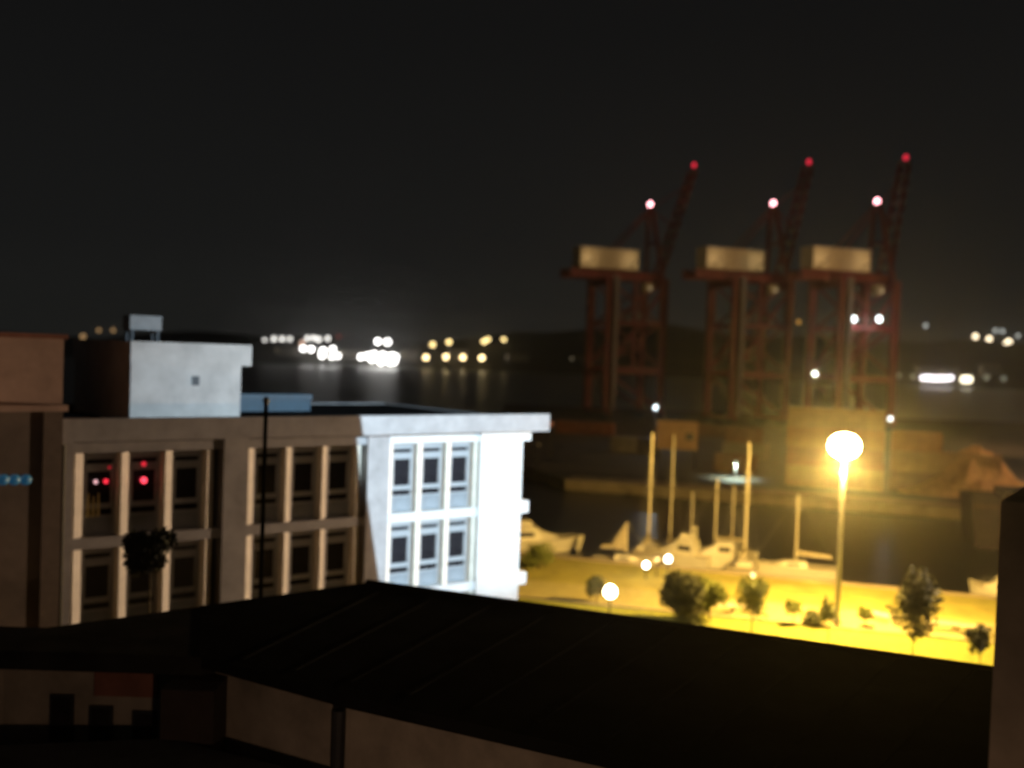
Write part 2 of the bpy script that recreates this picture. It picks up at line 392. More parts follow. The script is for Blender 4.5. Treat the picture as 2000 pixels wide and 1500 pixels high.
# ------------------------------------------------------------------ dark flat roofed building in front, courtyard walls
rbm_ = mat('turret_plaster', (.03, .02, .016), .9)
db = thing('courtyard_building', 'dark flat roofed building with beige courtyard walls in the foreground', 'building')
A, C_ = (-4.7, 35.1), (24, 22.7)
near = [(14, 14.6), (3.0, 20.1), (-3.65, 23.5), (-7.8, 26.1)]
roofR = [A, (-9.3, 31.1), (-7.8, 26.1), (-3.65, 23.5), (3.0, 20.1), (14, 14.6), C_]
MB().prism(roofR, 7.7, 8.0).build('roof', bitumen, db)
inR = [(-4.75, 34.6), (-8.9, 31.0), (-7.5, 26.4), (-3.5, 23.85), (3.1, 20.5), (14, 15.1), (23.5, 22.6)]
MB().prism(inR, 0, 7.698).build('wall', beige, db)
def edge(name, p, q, z0, z1, w, m):
    return MB().bar((p[0], p[1], (z0 + z1) / 2), (q[0], q[1], (z0 + z1) / 2), w, z1 - z0).build(name, m, db)
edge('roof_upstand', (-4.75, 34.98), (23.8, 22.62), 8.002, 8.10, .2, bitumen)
roofL = [(-9.0, 31.3), (-12.7, 28.2), (-22, 28.1), (-22, 22.4), (-13, 26.0), (-7.7, 26.05), (-7.2, 26.6)]
MB().prism(roofL, 7.5, 7.985).build('wing_roof', mat('wing_felt', (.022, .021, .02), .95, .35, .8, bump=.25, spec=0.0), db)
MB().prism([(-9.4, 30.6), (-12.5, 27.9), (-21.8, 27.8), (-21.8, 23.0), (-13, 26.5), (-7.9, 26.5)], 0, 7.498).build('wing_wall', beige, db)
MB().box(-10.6, -8.95, 26.42, 26.5, 6.75, 7.49).build('red_panel', redbrown, db)
# plastered panel, windows on the wing
wa, wb = Vector((-21.8, 22.95, 0)), Vector((-13, 26.45, 0)); wdv = (wb - wa).normalized(); wnv = Vector((wdv.y, -wdv.x, 0))
def onwing(s, o_, z): p = wa + wdv * s + wnv * o_; return (p.x, p.y, z)
def wing_box(name, s0, s1, z0, z1, o0, o1, m, par):
    return MB().hexa([onwing(s0, o1, z0), onwing(s1, o1, z0), onwing(s1, o0, z0), onwing(s0, o0, z0), onwing(s0, o1, z1), onwing(s1, o1, z1), onwing(s1, o0, z1), onwing(s0, o0, z1)]).build(name, m, par)
wing_box('plaster_panel', .2, 9.2, .2, 7.3, .0, .03, beige, db)
wb2 = Vector((-7.9, 26.45, 0))
for k, (u, v0, v1) in enumerate(((122, 1356, 1450), (198, 1378, 1446), (282, 1388, 1442))):
    # windows stand in the wall facing the courtyard
    s = []
    for vv in (v0, v1):
        d = ray(u, vv); s_ = 26.45 / d.y; s.append(CAM + d * s_)
    sc_ = (s[0] - wa).dot(wdv)
    if False:
        w = wing_box('window', sc_ - .32, sc_ + .32, s[1].z, s[0].z, .03, .06, darkmetal, db)
        wing_box('pane', sc_ - .25, sc_ + .25, s[1].z + .07, s[0].z - .07, .06, .075, glass, w)
    else:
        P = s[0]; y_ = 26.4; 
        w = MB().box(P.x - .3, P.x + .3, y_ + .01, y_ + .1, s[1].z, s[0].z).build('window', darkmetal, db)
        MB().box(P.x - .23, P.x + .23, y_ - .01, y_ + .012, s[1].z + .07, s[0].z - .07).build('pane', glass, w)
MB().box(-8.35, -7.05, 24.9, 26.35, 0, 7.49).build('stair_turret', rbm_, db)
pb0, pb1 = gnd(684, 1366, 7.6), gnd(684, 1440, 6.3)
MB().tube((-3.75, 23.45, 5.5), (-3.75, 23.45, 7.66), .16, n=10).build('downpipe', darkmetal, db)
MB().prism([(-21, 14), (1.5, 10.5), (2.5, 19.5), (-3.6, 22.9), (-8.2, 25.0), (-21, 22.3)], 0, 6.25).build('annex', tarpaper, db)
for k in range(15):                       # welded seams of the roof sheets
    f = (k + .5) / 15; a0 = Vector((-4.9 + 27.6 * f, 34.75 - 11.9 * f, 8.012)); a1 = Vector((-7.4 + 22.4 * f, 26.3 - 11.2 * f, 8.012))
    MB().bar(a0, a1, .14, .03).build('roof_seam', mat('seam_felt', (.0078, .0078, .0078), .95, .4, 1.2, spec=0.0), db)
# flue in front of the office facade
t = thing('flue_pipe', 'thin dark flue pipe rising in front of the office facade', 'pipe', (at(509, 1172, 33.2).x, 33.2, 0))
zt = at(518, 775, 33.2).z
t.location.z = 7.9
MB().tube((0, 0, -.6), (0, 0, zt - 7.9 - .25), .07, n=10).build('pipe', mat('soot_black', (.004, .004, .004), 1, spec=0.0), t)
MB().lathe((0, 0, zt - 7.9 - .25), [(.08, 0), (.11, .1), (.11, .16), (.05, .25)], 10).build('cowl', darkmetal, t)
# the flue stands on the roof wing: bring the roof under it
# near building at the right edge
rb = thing('corner_building', 'dark brown building corner cutting the right edge of the picture', 'building', (4.83, 10.0, -.12), R(-34))
rbm = mat('dark_brown_plaster', (.34, .25, .18), .9, .25, 1.2, bump=.2)
box('wall', (0, 3, 0, 3, 0, 14.7), rbm, rb)
box('coping', (-.0, 3.05, -.02, 3.05, 14.702, 14.86), rbm, rb)

# ------------------------------------------------------------------ street lamps
def street_lamp(name, label, loc, h, power, group, colr=SOD, aim=None):
    t = thing(name, label, 'street lamp', loc, 0, group)
    MB().lathe((0, 0, 0), [(.26, 0), (.26, .35), (.17, .5), (.15, h * .5), (.11, h - .25)], 12).build('pole', galv, t)
    hd = MB().lathe((0, 0, h - .95), [(.12, 0), (.22, .1), (.26, .25)], 12).build('lamp_head', galv, t)
    MB().lathe((0, 0, h - .1), [(.25, -.72), (.66, -.58), (.92, -.26), (.98, .05), (.88, .42), (.58, .72), (.1, .84)], 18).build('lens', emit('sodium_lens', (1, .72, .33), 45), hd, True)
    if aim: spot('lamp_light', (-.3, 0, h - 1.3), aim, power, colr, t, 75, .8)
    else: point('lamp_light', (0, 0, h - 1.3), power, colr, t, .28)
    return t
base = gnd(1634, 1221)
HL = (at(1640, 872, base.y) - base).z + .1
street_lamp('street_lamp', 'tall sodium street lamp glaring over the garden by the marina', base, HL, 105000, 'street lamps')
street_lamp('street_lamp', 'sodium street lamp outside the right edge of the picture', (36.5, 57.0, 0), 12.5, 80000, 'street lamps', (1, .70, .47), (-42, -15, 8))

def globe_lamp(u, v, label, h, r, st, power, col, ground=0.0, grp='low lamps by the marina', dp=None):
    P = at(u, v, dp) if dp else None
    if P is None:
        # the globe is h above the ground: intersect the plane at that height
        P = gnd(u, v, ground + h)
    t = thing('garden_lamp', label, 'lamp', (P.x, P.y, ground), 0, grp)
    MB().lathe((0, 0, 0), [(.09, 0), (.05, .15), (.045, h - r)], 8).build('post', darkmetal, t)
    MB().ball((0, 0, h), r, 14).build('globe', emit('globe_%d' % int(st * 10), col, st, False), t, True)
    if power: point('globe_light', (0, 0, h + r + .12), power, col, t, .1)
    return t
globe_lamp(1192, 1156, 'low white globe lamp in the garden nearest the floodlit wall', 1.5, .42, 14, 260, (1, .86, .6))
globe_lamp(1262, 1104, 'left one of two small white lamps on the quay by the boats', 1.0, .24, 12, 60, (1, .93, .8))
globe_lamp(1305, 1092, 'right one of two small white lamps on the quay by the boats', 1.2, .26, 12, 60, (1, .93, .8))
globe_lamp(1470, 1124, 'small warm lamp on the quay under the tallest mast', 0.8, .17, 1.4, 12, (1, .85, .55))
globe_lamp(1283, 1093, 'dim yellow lamp touching the right quay lamp', 1.2, .19, .9, 0, (1, .8, .4))

# ------------------------------------------------------------------ vegetation
def crown(c, rx, rz, n, leaf, shape='ball', seed=1):
    rnd = random.Random(seed); b = MB(); blobs = [(Vector((rnd.uniform(-.55, .55) * rx, rnd.uniform(-.55, .55) * rx, rnd.uniform(-.5, .55) * rz)), rnd.uniform(.38, .62)) for _ in range(9)]
    for _ in range(n):
        bc, br = rnd.choice(blobs)
        d = Vector((rnd.gauss(0, 1), rnd.gauss(0, 1), rnd.gauss(0, 1))).normalized() * (rnd.random() ** .4)
        p = Vector((bc.x + d.x * rx * br, bc.y + d.y * rx * br, bc.z + d.z * rz * br))
        if shape == 'cone':
            f = (p.z / rz + 1) / 2; k = (f / .22 if f < .22 else 1.15 - (f - .22) * 1.25); k = max(.06, min(1, k)); p.x *= k; p.y *= k
        p += Vector(c)
        a = Vector((rnd.gauss(0, 1), rnd.gauss(0, 1), rnd.gauss(0, 1))).normalized(); s_ = a.cross(Vector((rnd.gauss(0, 1), rnd.gauss(0, 1), rnd.gauss(0, 1)))).normalized()
        L = leaf * rnd.uniform(.6, 1.4)
        b.quad(p, p + a * L * .5 + s_ * L * .3, p + a * L, p + a * L * .5 - s_ * L * .3)
    return b
def tree(label, base, h_c, rx, rz, n, leaf, m, shape='ball', seed=1, name='young_tree', trunk_r=.06, group='trees in the lit garden'):
    t = thing(name, label, 'tree', base, 0, group)
    tr = MB().tube((0, 0, -.05), (.03, .02, h_c), trunk_r, trunk_r * .6, 8)
    rnd = random.Random(seed + 50)
    for k in range(5):
        a = rnd.uniform(0, 6.3); z0 = h_c - rz * rnd.uniform(.2, .8)
        tr.tube((.02, .02, max(.2, z0)), (math.cos(a) * rx * .6, math.sin(a) * rx * .6, max(.4, z0) + rz * .6), trunk_r * .45, .01, 5)
    tr.build('trunk', bark, t)
    crown((0, 0, h_c), rx, rz, n, leaf, shape, seed).build('crown', m, t)
    return t
tree('dense dark round tree left of the park benches', gnd(1330, 1218), 1.75, 1.65, 1.5, 6500, .24, foliage_d, seed=3)
tree('bushy green tree touching the dark round tree', gnd(1385, 1212), 1.5, 1.1, 1.2, 2200, .22, foliage, seed=4)
tree('small open green tree right of the pale bench', gnd(1467, 1240), 2.3, 1.15, 1.2, 1700, .2, foliage, seed=5)
tree('little round tree between the green tree and the tall lamp', gnd(1549, 1222), 1.1, .55, .6, 700, .16, foliage, seed=6, trunk_r=.035)
tree('low spreading shrub left of the tall lamp foot', gnd(1592, 1222), .6, .95, .55, 1100, .16, foliage_d, seed=7, name='shrub', trunk_r=.04)
tree('slender sapling on the lawn beside the tall lamp', gnd(1617, 1262), 2.1, .6, .9, 520, .18, foliage, seed=8, trunk_r=.03)
tree('ball shaped little tree on the pale path right of the lamp', gnd(1690, 1224), .85, .55, .5, 900, .15, foliage, seed=9, trunk_r=.035)
tree('tall pointed tree near the right edge', gnd(1781, 1292), 3.2, 1.75, 2.3, 3600, .24, foliage_d, 'cone', seed=10, trunk_r=.05)
tree('small tree cut by the dark building corner', gnd(1912, 1322), 2.0, .9, .8, 1000, .2, foliage_d, seed=11, trunk_r=.04)
tree('low shrub behind the globe lamp', gnd(1165, 1178), 1.2, .75, .9, 900, .2, foliage_d, seed=12, name='shrub')
tree('green bush at the foot of the white wall', gnd(1052, 1110), 1.0, 1.2, 1.0, 1200, .24, foliage, seed=13, name='shrub')
P = at(292, 1078, 31.0)
tree('dark round tree top in front of the lower left office windows', (P.x, P.y, 0), P.z, .78, .72, 3600, .17, mat('black_green_leaves', (.012, .014, .008), .9), seed=14, trunk_r=.035, group=None)

# benches
bm_s = MB().box(-1.05, 1.05, -.25, .25, .38, .48).mesh('seat', stone)
bm_l = MB().box(-.12, .12, -.2, .2, 0, .378).mesh('leg', stone)
for u, v, rz, lab in ((1405, 1196, -.28, 'left one of two pale stone benches by the green bush'), (1452, 1198, -.2, 'right one of two pale stone benches by the green bush'),
                      (1722, 1214, -.9, 'pale stone bench beside the ball shaped tree'), (1838, 1232, -.2, 'pale stone bench right of the pointed tree'),
                      (1896, 1238, -.2, 'pale stone bench nearest the dark building corner')):
    g = gnd(u, v); t = thing('park_bench', lab, 'bench', (g.x, g.y, .012), rz, 'stone benches in the garden')
    inst('seat', bm_s, t); inst('leg', bm_l, t, (-.75, 0, 0)); inst('leg', bm_l, t, (.75, 0, 0))

# ------------------------------------------------------------------ boats
def hull_mb(L, B, fb, dr=.35, transom=.8):
    b = MB(); secs = []
    for k in range(9):
        f = k / 8; x = (f - .5) * L
        w = B / 2 * (transom + (1 - transom) * f / .45 if f < .45 else math.cos((f - .45) / .55 * math.pi / 2) ** .75); w = max(w, .02)
        top = fb * (1 + .28 * f * f); ch = -dr * (1 - f ** 3)
        xo = .35 * f ** 4
        secs.append([(x + xo, -w, top), (x, -w * .82, 0), (x, -.02, ch), (x, .02, ch), (x, w * .82, 0), (x + xo, w, top)])
    b.loft(secs)
    dk = MB(); ring = [(s_[0], s_[5]) for s_ in secs]
    for k in range(8):
        a0, a1 = ring[k]; b0, b1 = ring[k + 1]
        dk.quad((a0[0], a0[1] * .97, a0[2] - .03), (b0[0], b0[1] * .97, b0[2] - .03), (b1[0], b1[1] * .97, b1[2] - .03), (a1[0], a1[1] * .97, a1[2] - .03))
    return b, dk
def sailboat(label, u, v, vtop, heading, L=7.5, sail=False, hm=None, mr=.07, uT=None, mastx=.05):
    P = gnd(u, v, -1.5); top = at(uT or u, vtop, P.y)
    t = thing('sailboat', label, 'sailboat', (P.x, P.y, -1.5), heading, 'sailboats moored along the quay')
    hb, dk = hull_mb(L, L * .32, .8)
    hb.build('hull', hm or hull_w, t, False); dk.build('deck', deck_m, t)
    cb = MB(); cb.loft([[(-.12 * L, -.22 * L * .5, .78), (-.12 * L, -.09 * L, 1.25), (-.12 * L, .09 * L, 1.25), (-.12 * L, .11 * L, .78)], [(.16 * L, -.09 * L, .8), (.14 * L, -.07 * L, 1.2), (.14 * L, .07 * L, 1.2), (.16 * L, .09 * L, .8)], [(.27 * L, -.05 * L, .84), (.25 * L, -.03 * L, .95), (.25 * L, .03 * L, .95), (.27 * L, .05 * L, .84)]])
    cbo = cb.build('cabin', hull_w, t)
    for s_ in (-1, 1): MB().box(-.05 * L, .1 * L, s_ * .098 * L - .02, s_ * .098 * L + .02, .95, 1.1).build('cabin_window', glass, cbo)
    hm_ = top.z + 1.5
    MB().tube((mastx * L, 0, .8), (mastx * L, 0, hm_), mr, mr * .8, 8).build('mast', alu, t)
    MB().tube((mastx * L, 0, 1.75), (mastx * L - .42 * L, 0, 1.65), .05, .05, 8).build('boom', alu, t)
    MB().tube((mastx * L - .05, 0, 1.95), (mastx * L - .40 * L, 0, 1.8), .19, .12, 8).build('sail_cover', cover, t)
    st = MB()
    st.tube((.5 * L, 0, 1.0), (mastx * L, 0, hm_ - .1), .012, n=4); st.tube((-.48 * L, 0, .8), (mastx * L, 0, hm_ - .05), .012, n=4)
    for s_ in (-1, 1):
        st.tube((mastx * L, s_ * .14 * L, .8), (mastx * L, s_ * .35, hm_ * .62), .01, n=4); st.tube((mastx * L, s_ * .35, hm_ * .62), (mastx * L, 0, hm_ - .1), .01, n=4)
    st.tube((mastx * L, -.38, hm_ * .62), (mastx * L, .38, hm_ * .62), .025, n=6)
    st.build('rigging', galv, t)
    if sail:
        MB().loft([[(mastx * L + .02, -.05, 1.6), (mastx * L - .9, -.18, 1.7), (mastx * L - 1.5, 0, 1.7), (mastx * L - .9, .18, 1.7), (mastx * L, .05, 1.6)], [(mastx * L, -.03, hm_ - .1), (mastx * L - .05, -.04, hm_ - .1), (mastx * L - .1, 0, hm_ - .1), (mastx * L - .05, .04, hm_ - .1), (mastx * L, .03, hm_ - .1)]]).build('furled_sail', cover, t)
    return t
sailboat('white sailboat with the tallest bright mast', 1452, 1122, 865, R(70), 8, uT=1463, mr=.13)
sailboat('white sailboat lying broadside with a short bright mast and covered boom', 1553, 1124, 965, R(168), 7.0, uT=1563, mr=.13, mastx=.0)
sailboat('sailboat with a dim mast just left of the tallest mast', 1402, 1094, 935, R(195), 7, uT=1410, mr=.11)
sailboat('dark hulled sailboat with a dim mast between two brighter ones', 1426, 1088, 950, R(60), 7, hm=navy, uT=1432, mr=.09)
sailboat('sailboat with a tall dim mast left of the stilted cabin', 1264, 1090, 846, R(75), 8, uT=1277, mr=.13)
sailboat('sailboat with a dim mast in front of the stilted cabin', 1307, 1086, 850, R(80), 8, hm=navy, uT=1317, mr=.10)
sailboat('sailboat with a faint mast right of the stilted cabin', 1350, 1088, 962, R(95), 6.5, uT=1356, mr=.09)
sailboat('small sailboat with a cone of furled sail at its mast', 1216, 1112, 1018, R(-15), 5.2, True, uT=1219, mr=.06)

def motorboat(label, u, v, heading, L, fly=True, hm=None):
    P = gnd(u, v, -1.5)
    t = thing('motorboat', label, 'motorboat', (P.x, P.y, -1.5), heading, 'motorboats moored along the quay')
    hb, dk = hull_mb(L, L * .34, 1.05, transom=.95); hb.build('hull', hm or hull_w, t); dk.build('deck', deck_m, t)
    w = .12 * L
    ho = MB().loft([[(-.28 * L, -w, 1.0), (-.26 * L, -w * .9, 2.15), (-.26 * L, w * .9, 2.15), (-.28 * L, w, 1.0)], [(.08 * L, -w, 1.05), (.0, -w * .85, 2.1), (.0, w * .85, 2.1), (.08 * L, w, 1.05)], [(.28 * L, -w * .5, 1.25), (.24 * L, -w * .4, 1.4), (.24 * L, w * .4, 1.4), (.28 * L, w * .5, 1.25)]]).build('cabin', hull_w, t)
    for s_ in (-1, 1): MB().box(-.22 * L, -.02 * L, s_ * w * .97 - .02, s_ * w * .97 + .02, 1.45, 1.85).build('side_window', glass, ho)
    MB().bar((-.27 * L, 0, 2.24), (.03 * L, 0, 2.22), w * 2.2, .12).build('canopy', hull_w, t)
    if fly:
        MB().loft([[(-.2 * L, -w * .8, 2.31), (-.2 * L, -w * .8, 2.8), (-.2 * L, w * .8, 2.8), (-.2 * L, w * .8, 2.31)], [(-.02 * L, -w * .7, 2.31), (-.05 * L, -w * .7, 2.85), (-.05 * L, w * .7, 2.85), (-.02 * L, w * .7, 2.31)]]).build('flybridge', hull_w, t)
        ar = MB(); ar.bar((-.22 * L, -w * .8, 2.3), (-.24 * L, -w * .7, 3.4), .12); ar.bar((-.22 * L, w * .8, 2.3), (-.24 * L, w * .7, 3.4), .12); ar.bar((-.24 * L, -w * .75, 3.4), (-.24 * L, w * .75, 3.4), .14); ar.build('radar_arch', hull_w, t)
    rl = MB()
    for f in (.1, .2, .3, .4): rl.tube((f * L, -.12 * L * (1 - f), 1.15), (f * L, -.12 * L * (1 - f), 1.7), .015, n=4)
    rl.tube((.1 * L, -.11 * L, 1.7), (.42 * L, -.07 * L, 1.75), .015, n=4); rl.build('bow_rail', galv, t)
    return t
motorboat('yellow lit motor yacht half hidden by the white office wall', 1040, 1076, R(15), 9.0)
motorboat('small motorboat with a canopy behind the two quay lamps', 1325, 1104, R(150), 5.6)
motorboat('open motorboat between the dim masts and the tallest mast', 1398, 1108, R(175), 5.0, False)
motorboat('motorboat showing its pale side at the right edge', 1962, 1186, R(110), 6.5)
g = gnd(1905, 1072, -1.5)
t = thing('work_barge', 'dark high sided barge moored at the right edge', 'barge', (g.x, g.y, -1.5), R(-14))
MB().loft([[(-.5, 0, 5.0), (0, 0, 0), (0, 7, 0), (-.5, 7, 5.0)], [(24, 0, 5.0), (24, 0, 0), (24, 7, 0), (24, 7, 5.0)]]).build('hull', navy, t)
MB().box(2.6, 14, .8, 6, 5.0, 5.75).build('deckhouse', navy, t)
MB().box(-.4, 24, -.06, .0, 4.1, 4.35).build('rubbing_strake', mat('worn_strake', (.09, .06, .04), .8), t)

# ------------------------------------------------------------------ containers and dock furniture on the pier
def container_meshes(L, cname, colr):
    cm = mat(cname, colr, .6, .2, .8, dirt=.12); b = MB()
    b.box(0, L, 0, 2.44, .12, 2.55)
    for k in range(int(L / .6)): b.box(.2 + k * .6, .5 + k * .6, -.035, 0, .2, 2.42)
    fr = MB()
    for x in (0, L - .12):
        for y in (-.05, 2.37): fr.box(x, x + .12, y, y + .12, 0, 2.6)
    fr.box(.12, L - .12, -.05, .05, 2.46, 2.6); fr.box(.12, L - .12, -.05, .05, 0, .14)
    dr = MB(); dr.box(L, L + .03, .15, 1.2, .2, 2.4); dr.box(L, L + .03, 1.24, 2.3, .2, 2.4)
    return b.mesh('body', cm), fr.mesh('frame', cm), dr.mesh('door', cm)
CC = {'tan': (.30, .18, .09), 'rust': (.23, .09, .045), 'grey': (.20, .18, .15), 'brown': (.18, .095, .05), 'orange': (.31, .14, .055)}
CM = {}
def container(label, u, v, Y, L, colr, z, rz=None):
    k = (L, colr)
    if k not in CM: CM[k] = container_meshes(L, 'container_' + colr, CC[colr])
    P = at(u, v, Y)
    t = thing('shipping_container', label, 'container', (P.x, P.y, z), math.atan2(pd.y, pd.x) if rz is None else rz, 'shipping containers on the pier')
    for nm, me in zip(('body', 'frame', 'door'), CM[k]): inst(nm, me, t)
names4 = ['bottom', 'second', 'third', 'top']
for k in range(4): container(f'{["tan", "rusty", "orange", "tan"][k]} shipping container, {names4[k]} of the tall stack behind the street lamp', 1535, 900, 136, 12.19, ['tan', 'rust', 'orange', 'tan'][k], .002 + 2.61 * k)
for k in range(3): container(f'{["brown", "tan", "orange"][k]} short container, {["bottom", "middle", "top"][k]} of the stack right of the tall one', 1741, 900, 134, 6.06, ['brown', 'tan', 'orange'][k], .002 + 2.61 * k)
for k in range(2): container(f'{["rusty", "tan"][k]} long container, {["lower", "upper"][k]} of the pair at the right end', 1832, 900, 133, 7.6, ['rust', 'tan'][k], .002 + 2.61 * k)
container('grey container standing alone left of the stilted cabin', 1190, 870, 176, 8.5, 'grey', .002)
container('grey container behind the tall stack, left side', 1412, 850, 172, 7.6, 'grey', .002); container('brown container on top of the grey one behind the tall stack', 1416, 850, 172.2, 6.06, 'brown', 2.612)
container('brown long container low on the quay left of the tallest mast', 1395, 900, 150, 6.06, 'brown', .002)
container('rusty container in the row below the first crane', 1085, 840, 215, 12.19, 'rust', .002)
container('brown container in the row between the first two cranes', 1330, 840, 222, 12.19, 'brown', .002)
# gravel heap at the right end of the pier
b = MB(); c0 = at(1962, 945, 128); rnd = random.Random(4); prof = [(9.5, 0), (7.8, .9), (5.6, 2.2), (3.4, 4.0), (1.8, 5.6), (.5, 6.1)]
nn = 22; i0 = 0
for r_, z_ in prof:
    for k in range(nn):
        a = 2 * math.pi * k / nn; rr = r_ * rnd.uniform(.88, 1.12); b.v.append((rr * math.cos(a), rr * .6 * math.sin(a), z_ * rnd.uniform(.93, 1.05)))
for j in range(len(prof) - 1):
    for k in range(nn): b.f.append((j * nn + k, j * nn + (k + 1) % nn, (j + 1) * nn + (k + 1) % nn, (j + 1) * nn + k)); b.mi.append(0)
b.f.append(tuple((len(prof) - 1) * nn + k for k in range(nn))); b.mi.append(0)
o = b.build('gravel_heap', mat('orange_gravel', (.40, .26, .13), .95, .3, 1.2, bump=.5)); o.location = (c0.x - 1.5, c0.y + 5, 0)
tag(o, 'heap of gravel beside the right end of the containers', 'gravel heap')
# stilted cabin
P = at(1281, 880, 150); t = thing('dock_cabin', 'tan box cabin raised on stilts on the pier', 'cabin', (P.x, 150, 0), R(-8))
MB().box(0, 6.0, 0, 4, 3.0, 7.2).build('cabin_body', mat('tan_cabin_panels', (.48, .30, .15), .7, .12, .5), t)
MB().box(-.15, 6.15, -.15, 4.15, 7.2, 7.36).build('cabin_roof', darkmetal, t)
for x in (.15, 5.6):
    for y in (.15, 3.6): MB().box(x, x + .3, y, y + .3, 0, 3.0).build('leg', darkmetal, t)
MB().box(4.2, 5.4, -.03, 0, 4.4, 5.5).build('window', glass, t)
# mercury lamp over the quay
P = at(1437, 902, 141); t = thing('quay_lamp', 'quay lamp throwing a small greenish white pool on the pier', 'lamp', (P.x, P.y, 0))
MB().tube((0, 0, 0), (0, 0, P.z), .07, .05, 8).build('post', galv, t); MB().box(-.3, .3, -.5, .1, P.z, P.z + .12).build('lamp_head', galv, t)
MB().ball((0, -.25, P.z - .03), .10, 8).build('bulb', emit('mercury_bulb', (.75, 1, .85), 3), t, True)
spot('mercury_light', (0, -.25, P.z - .2), (0, -.2, 0), 2600, (.75, 1.0, .85), t, 150, .5, .1)

# ------------------------------------------------------------------ quay cranes
def crane(idx, u, v_apex, Y, extra):
    Pa = at(u, v_apex, Y); rz = R(20)
    sc_ = Pa.z / 58.0
    ordn = ['left', 'middle', 'right'][idx]
    t = thing('quay_crane', f'{ordn} one of three dark red quay cranes with raised boom and lit cream machine house', 'crane', (Pa.x, Pa.y, 0), rz, 'quay cranes on the pier')
    t.scale = (sc_ * .70, sc_, sc_)
    B = lambda nm, mb, m=red_c, par=t: mb.build(nm, m, par)
    for x in (3, -20):
        for y in (-6, 6):
            lg = B('leg', MB().hexa([(x - 1.5, y - .6, 2.6), (x + 1.5, y - .6, 2.6), (x + 1.5, y + .6, 2.6), (x - 1.5, y + .6, 2.6), (x - 1.5, y - .6, 38), (x + 1.5, y - .6, 38), (x + 1.5, y + .6, 38), (x - 1.5, y + .6, 38)]))
            bo = B('bogie', MB().box(x - .6, x + .6, y - 2.4, y + 2.4, .5, 1.5), darkmetal)
            wh = MB()
            for k in (-1.8, -.6, .6, 1.8): wh.tube((x - .3, y + k, .42), (x + .3, y + k, .42), .42, n=12)
            B('wheel_set', wh, darkmetal, bo)
        B('sill_beam', MB().box(x - .7, x + .7, -8, 8, 1.5, 2.6))
        B('cross_beam', MB().box(x - .6, x + .6, -5.4, 5.4, 35.6, 37.4))
    for y in (-6, 6):
        B('portal_beam', MB().box(-19.25, 2.25, y - .55, y + .55, 12.2, 14.2))
        for k in range(4):
            z_ = 15.0 + k * 5.4
            B('lattice_brace', MB().bar((-18.4, y * .9, z_ + (5 if k % 2 else 0)), (-9, y * .9, z_ + (0 if k % 2 else 5)), .55))
            B('lattice_brace', MB().bar((-9, y * .9, z_ + (0 if k % 2 else 5)), (1.4, y * .9, z_ + (5 if k % 2 else 0)), .55))
        B('centre_post', MB().box(-9.6, -8.4, y * .9 - .4, y * .9 + .4, 14.3, 37.3))
        B('upper_tie', MB().box(-18.8, 1.8, y - .4, y + .4, 25.2, 26.4))
        B('diagonal_brace', MB().bar((2.2, y, 3.0), (-19.2, y, 12.0), .7))
        B('diagonal_brace', MB().bar((-19.2, y, 14.6), (2.2, y, 34.8), .9))
    for y in (-3, 3): B('girder', MB().box(-35, 4, y - .6, y + .6, 37.4, 39.8))
    h = B('machine_house', MB().box(-32, -7.8, -5, 0, 39.9, 45.2), cream_c)
    for k in range(7): B('panel_rib', MB().box(-32 + .1 + k * 4.0, -32 + .28 + k * 4.0, -5.08, -5, 40.0, 45.1), cream_c, h)
    B('house_roof', MB().box(-32.3, -7.5, -5.3, .3, 45.2, 45.45), grey_c, h)
    for k, x in enumerate((-29.0, -11.0)):
        fl = B('floodlight', MB().box(x - .3, x + .3, -8.6, -8.3, 41.9, 42.3), darkmetal)
        MB().bar((x, -5, 41.0), (x, -8.4, 42.0), .15).build('arm', darkmetal, fl)
        point('house_light', (x, -8.2, 42.4), 300, (1, .74, .42), t, .2)
    af = B('a_frame', MB().bar((3, -5, 38.2), (0, -1, 57.6), 1.0).bar((3, 5, 38.2), (0, 1, 57.6), 1.0).bar((1.5, -2.9, 48), (1.5, 2.9, 48), .6).bar((0, -1.4, 57.6), (0, 1.4, 57.6), .9))
    for y in (-3, 3): B('backstay', MB().bar((0, y * .33, 57.4), (-22, y, 46.8 if False else 40.7), .45))
    tipx = (18.5, 15.0, 11.8)[idx]; tip = Vector((tipx, 0, 69.5)); hg = Vector((4.5, 0, 39.6)); dv = tip - hg
    for y in (-2.2, 2.2): B('boom_chord', MB().bar(hg + Vector((0, y, 0)), tip + Vector((0, y * .7, 0)), .75, 1.3))
    for k in range(9):
        p = hg + dv * (.08 + k * .112)
        B('boom_tie', MB().box(p.x - .5, p.x + .5, -2.4, 2.4, p.z - .45, p.z + .45), grey_c)
    for f in (.45, .85):
        p = hg + dv * f; B('forestay', MB().bar((0, 0, 57.5), p, .28))
    B('operator_cab', MB().box(-4.2, -1.2, -5.3, -3.2, 34.2, 36.8), cream_c)
    B('cab_lamp', MB().ball((-2.7, -5.5, 35.3), .55, 8), emit('cab_lamp', (1, .85, .5), .22))
    B('stair_tower', MB().box(-18.9, -17.4, -7.9, -6.62, 2.6, 37).box(-18.9, -17.4, -7.9, -6.62, 37.05, 38), grey_c)
    B('cable_reel', MB().tube((-21.3, -3.5, 9), (-21.0, -3.5, 9), 2.0, n=18), grey_c)
    sp = B('spreader', MB().box(-12, -1, -1.2, 1.2, 27.6, 28.5), grey_c)
    MB().bar((-9, -.8, 28.5), (-9, -.8, 37.9), .1).bar((-4, .8, 28.5), (-4, .8, 37.9), .1).build('hoist_rope', darkmetal, sp)
    B('apex_lamp', MB().ball((0, 0, 58.6), .85, 10), emit('red_apex', (1, .42, .47), 7))
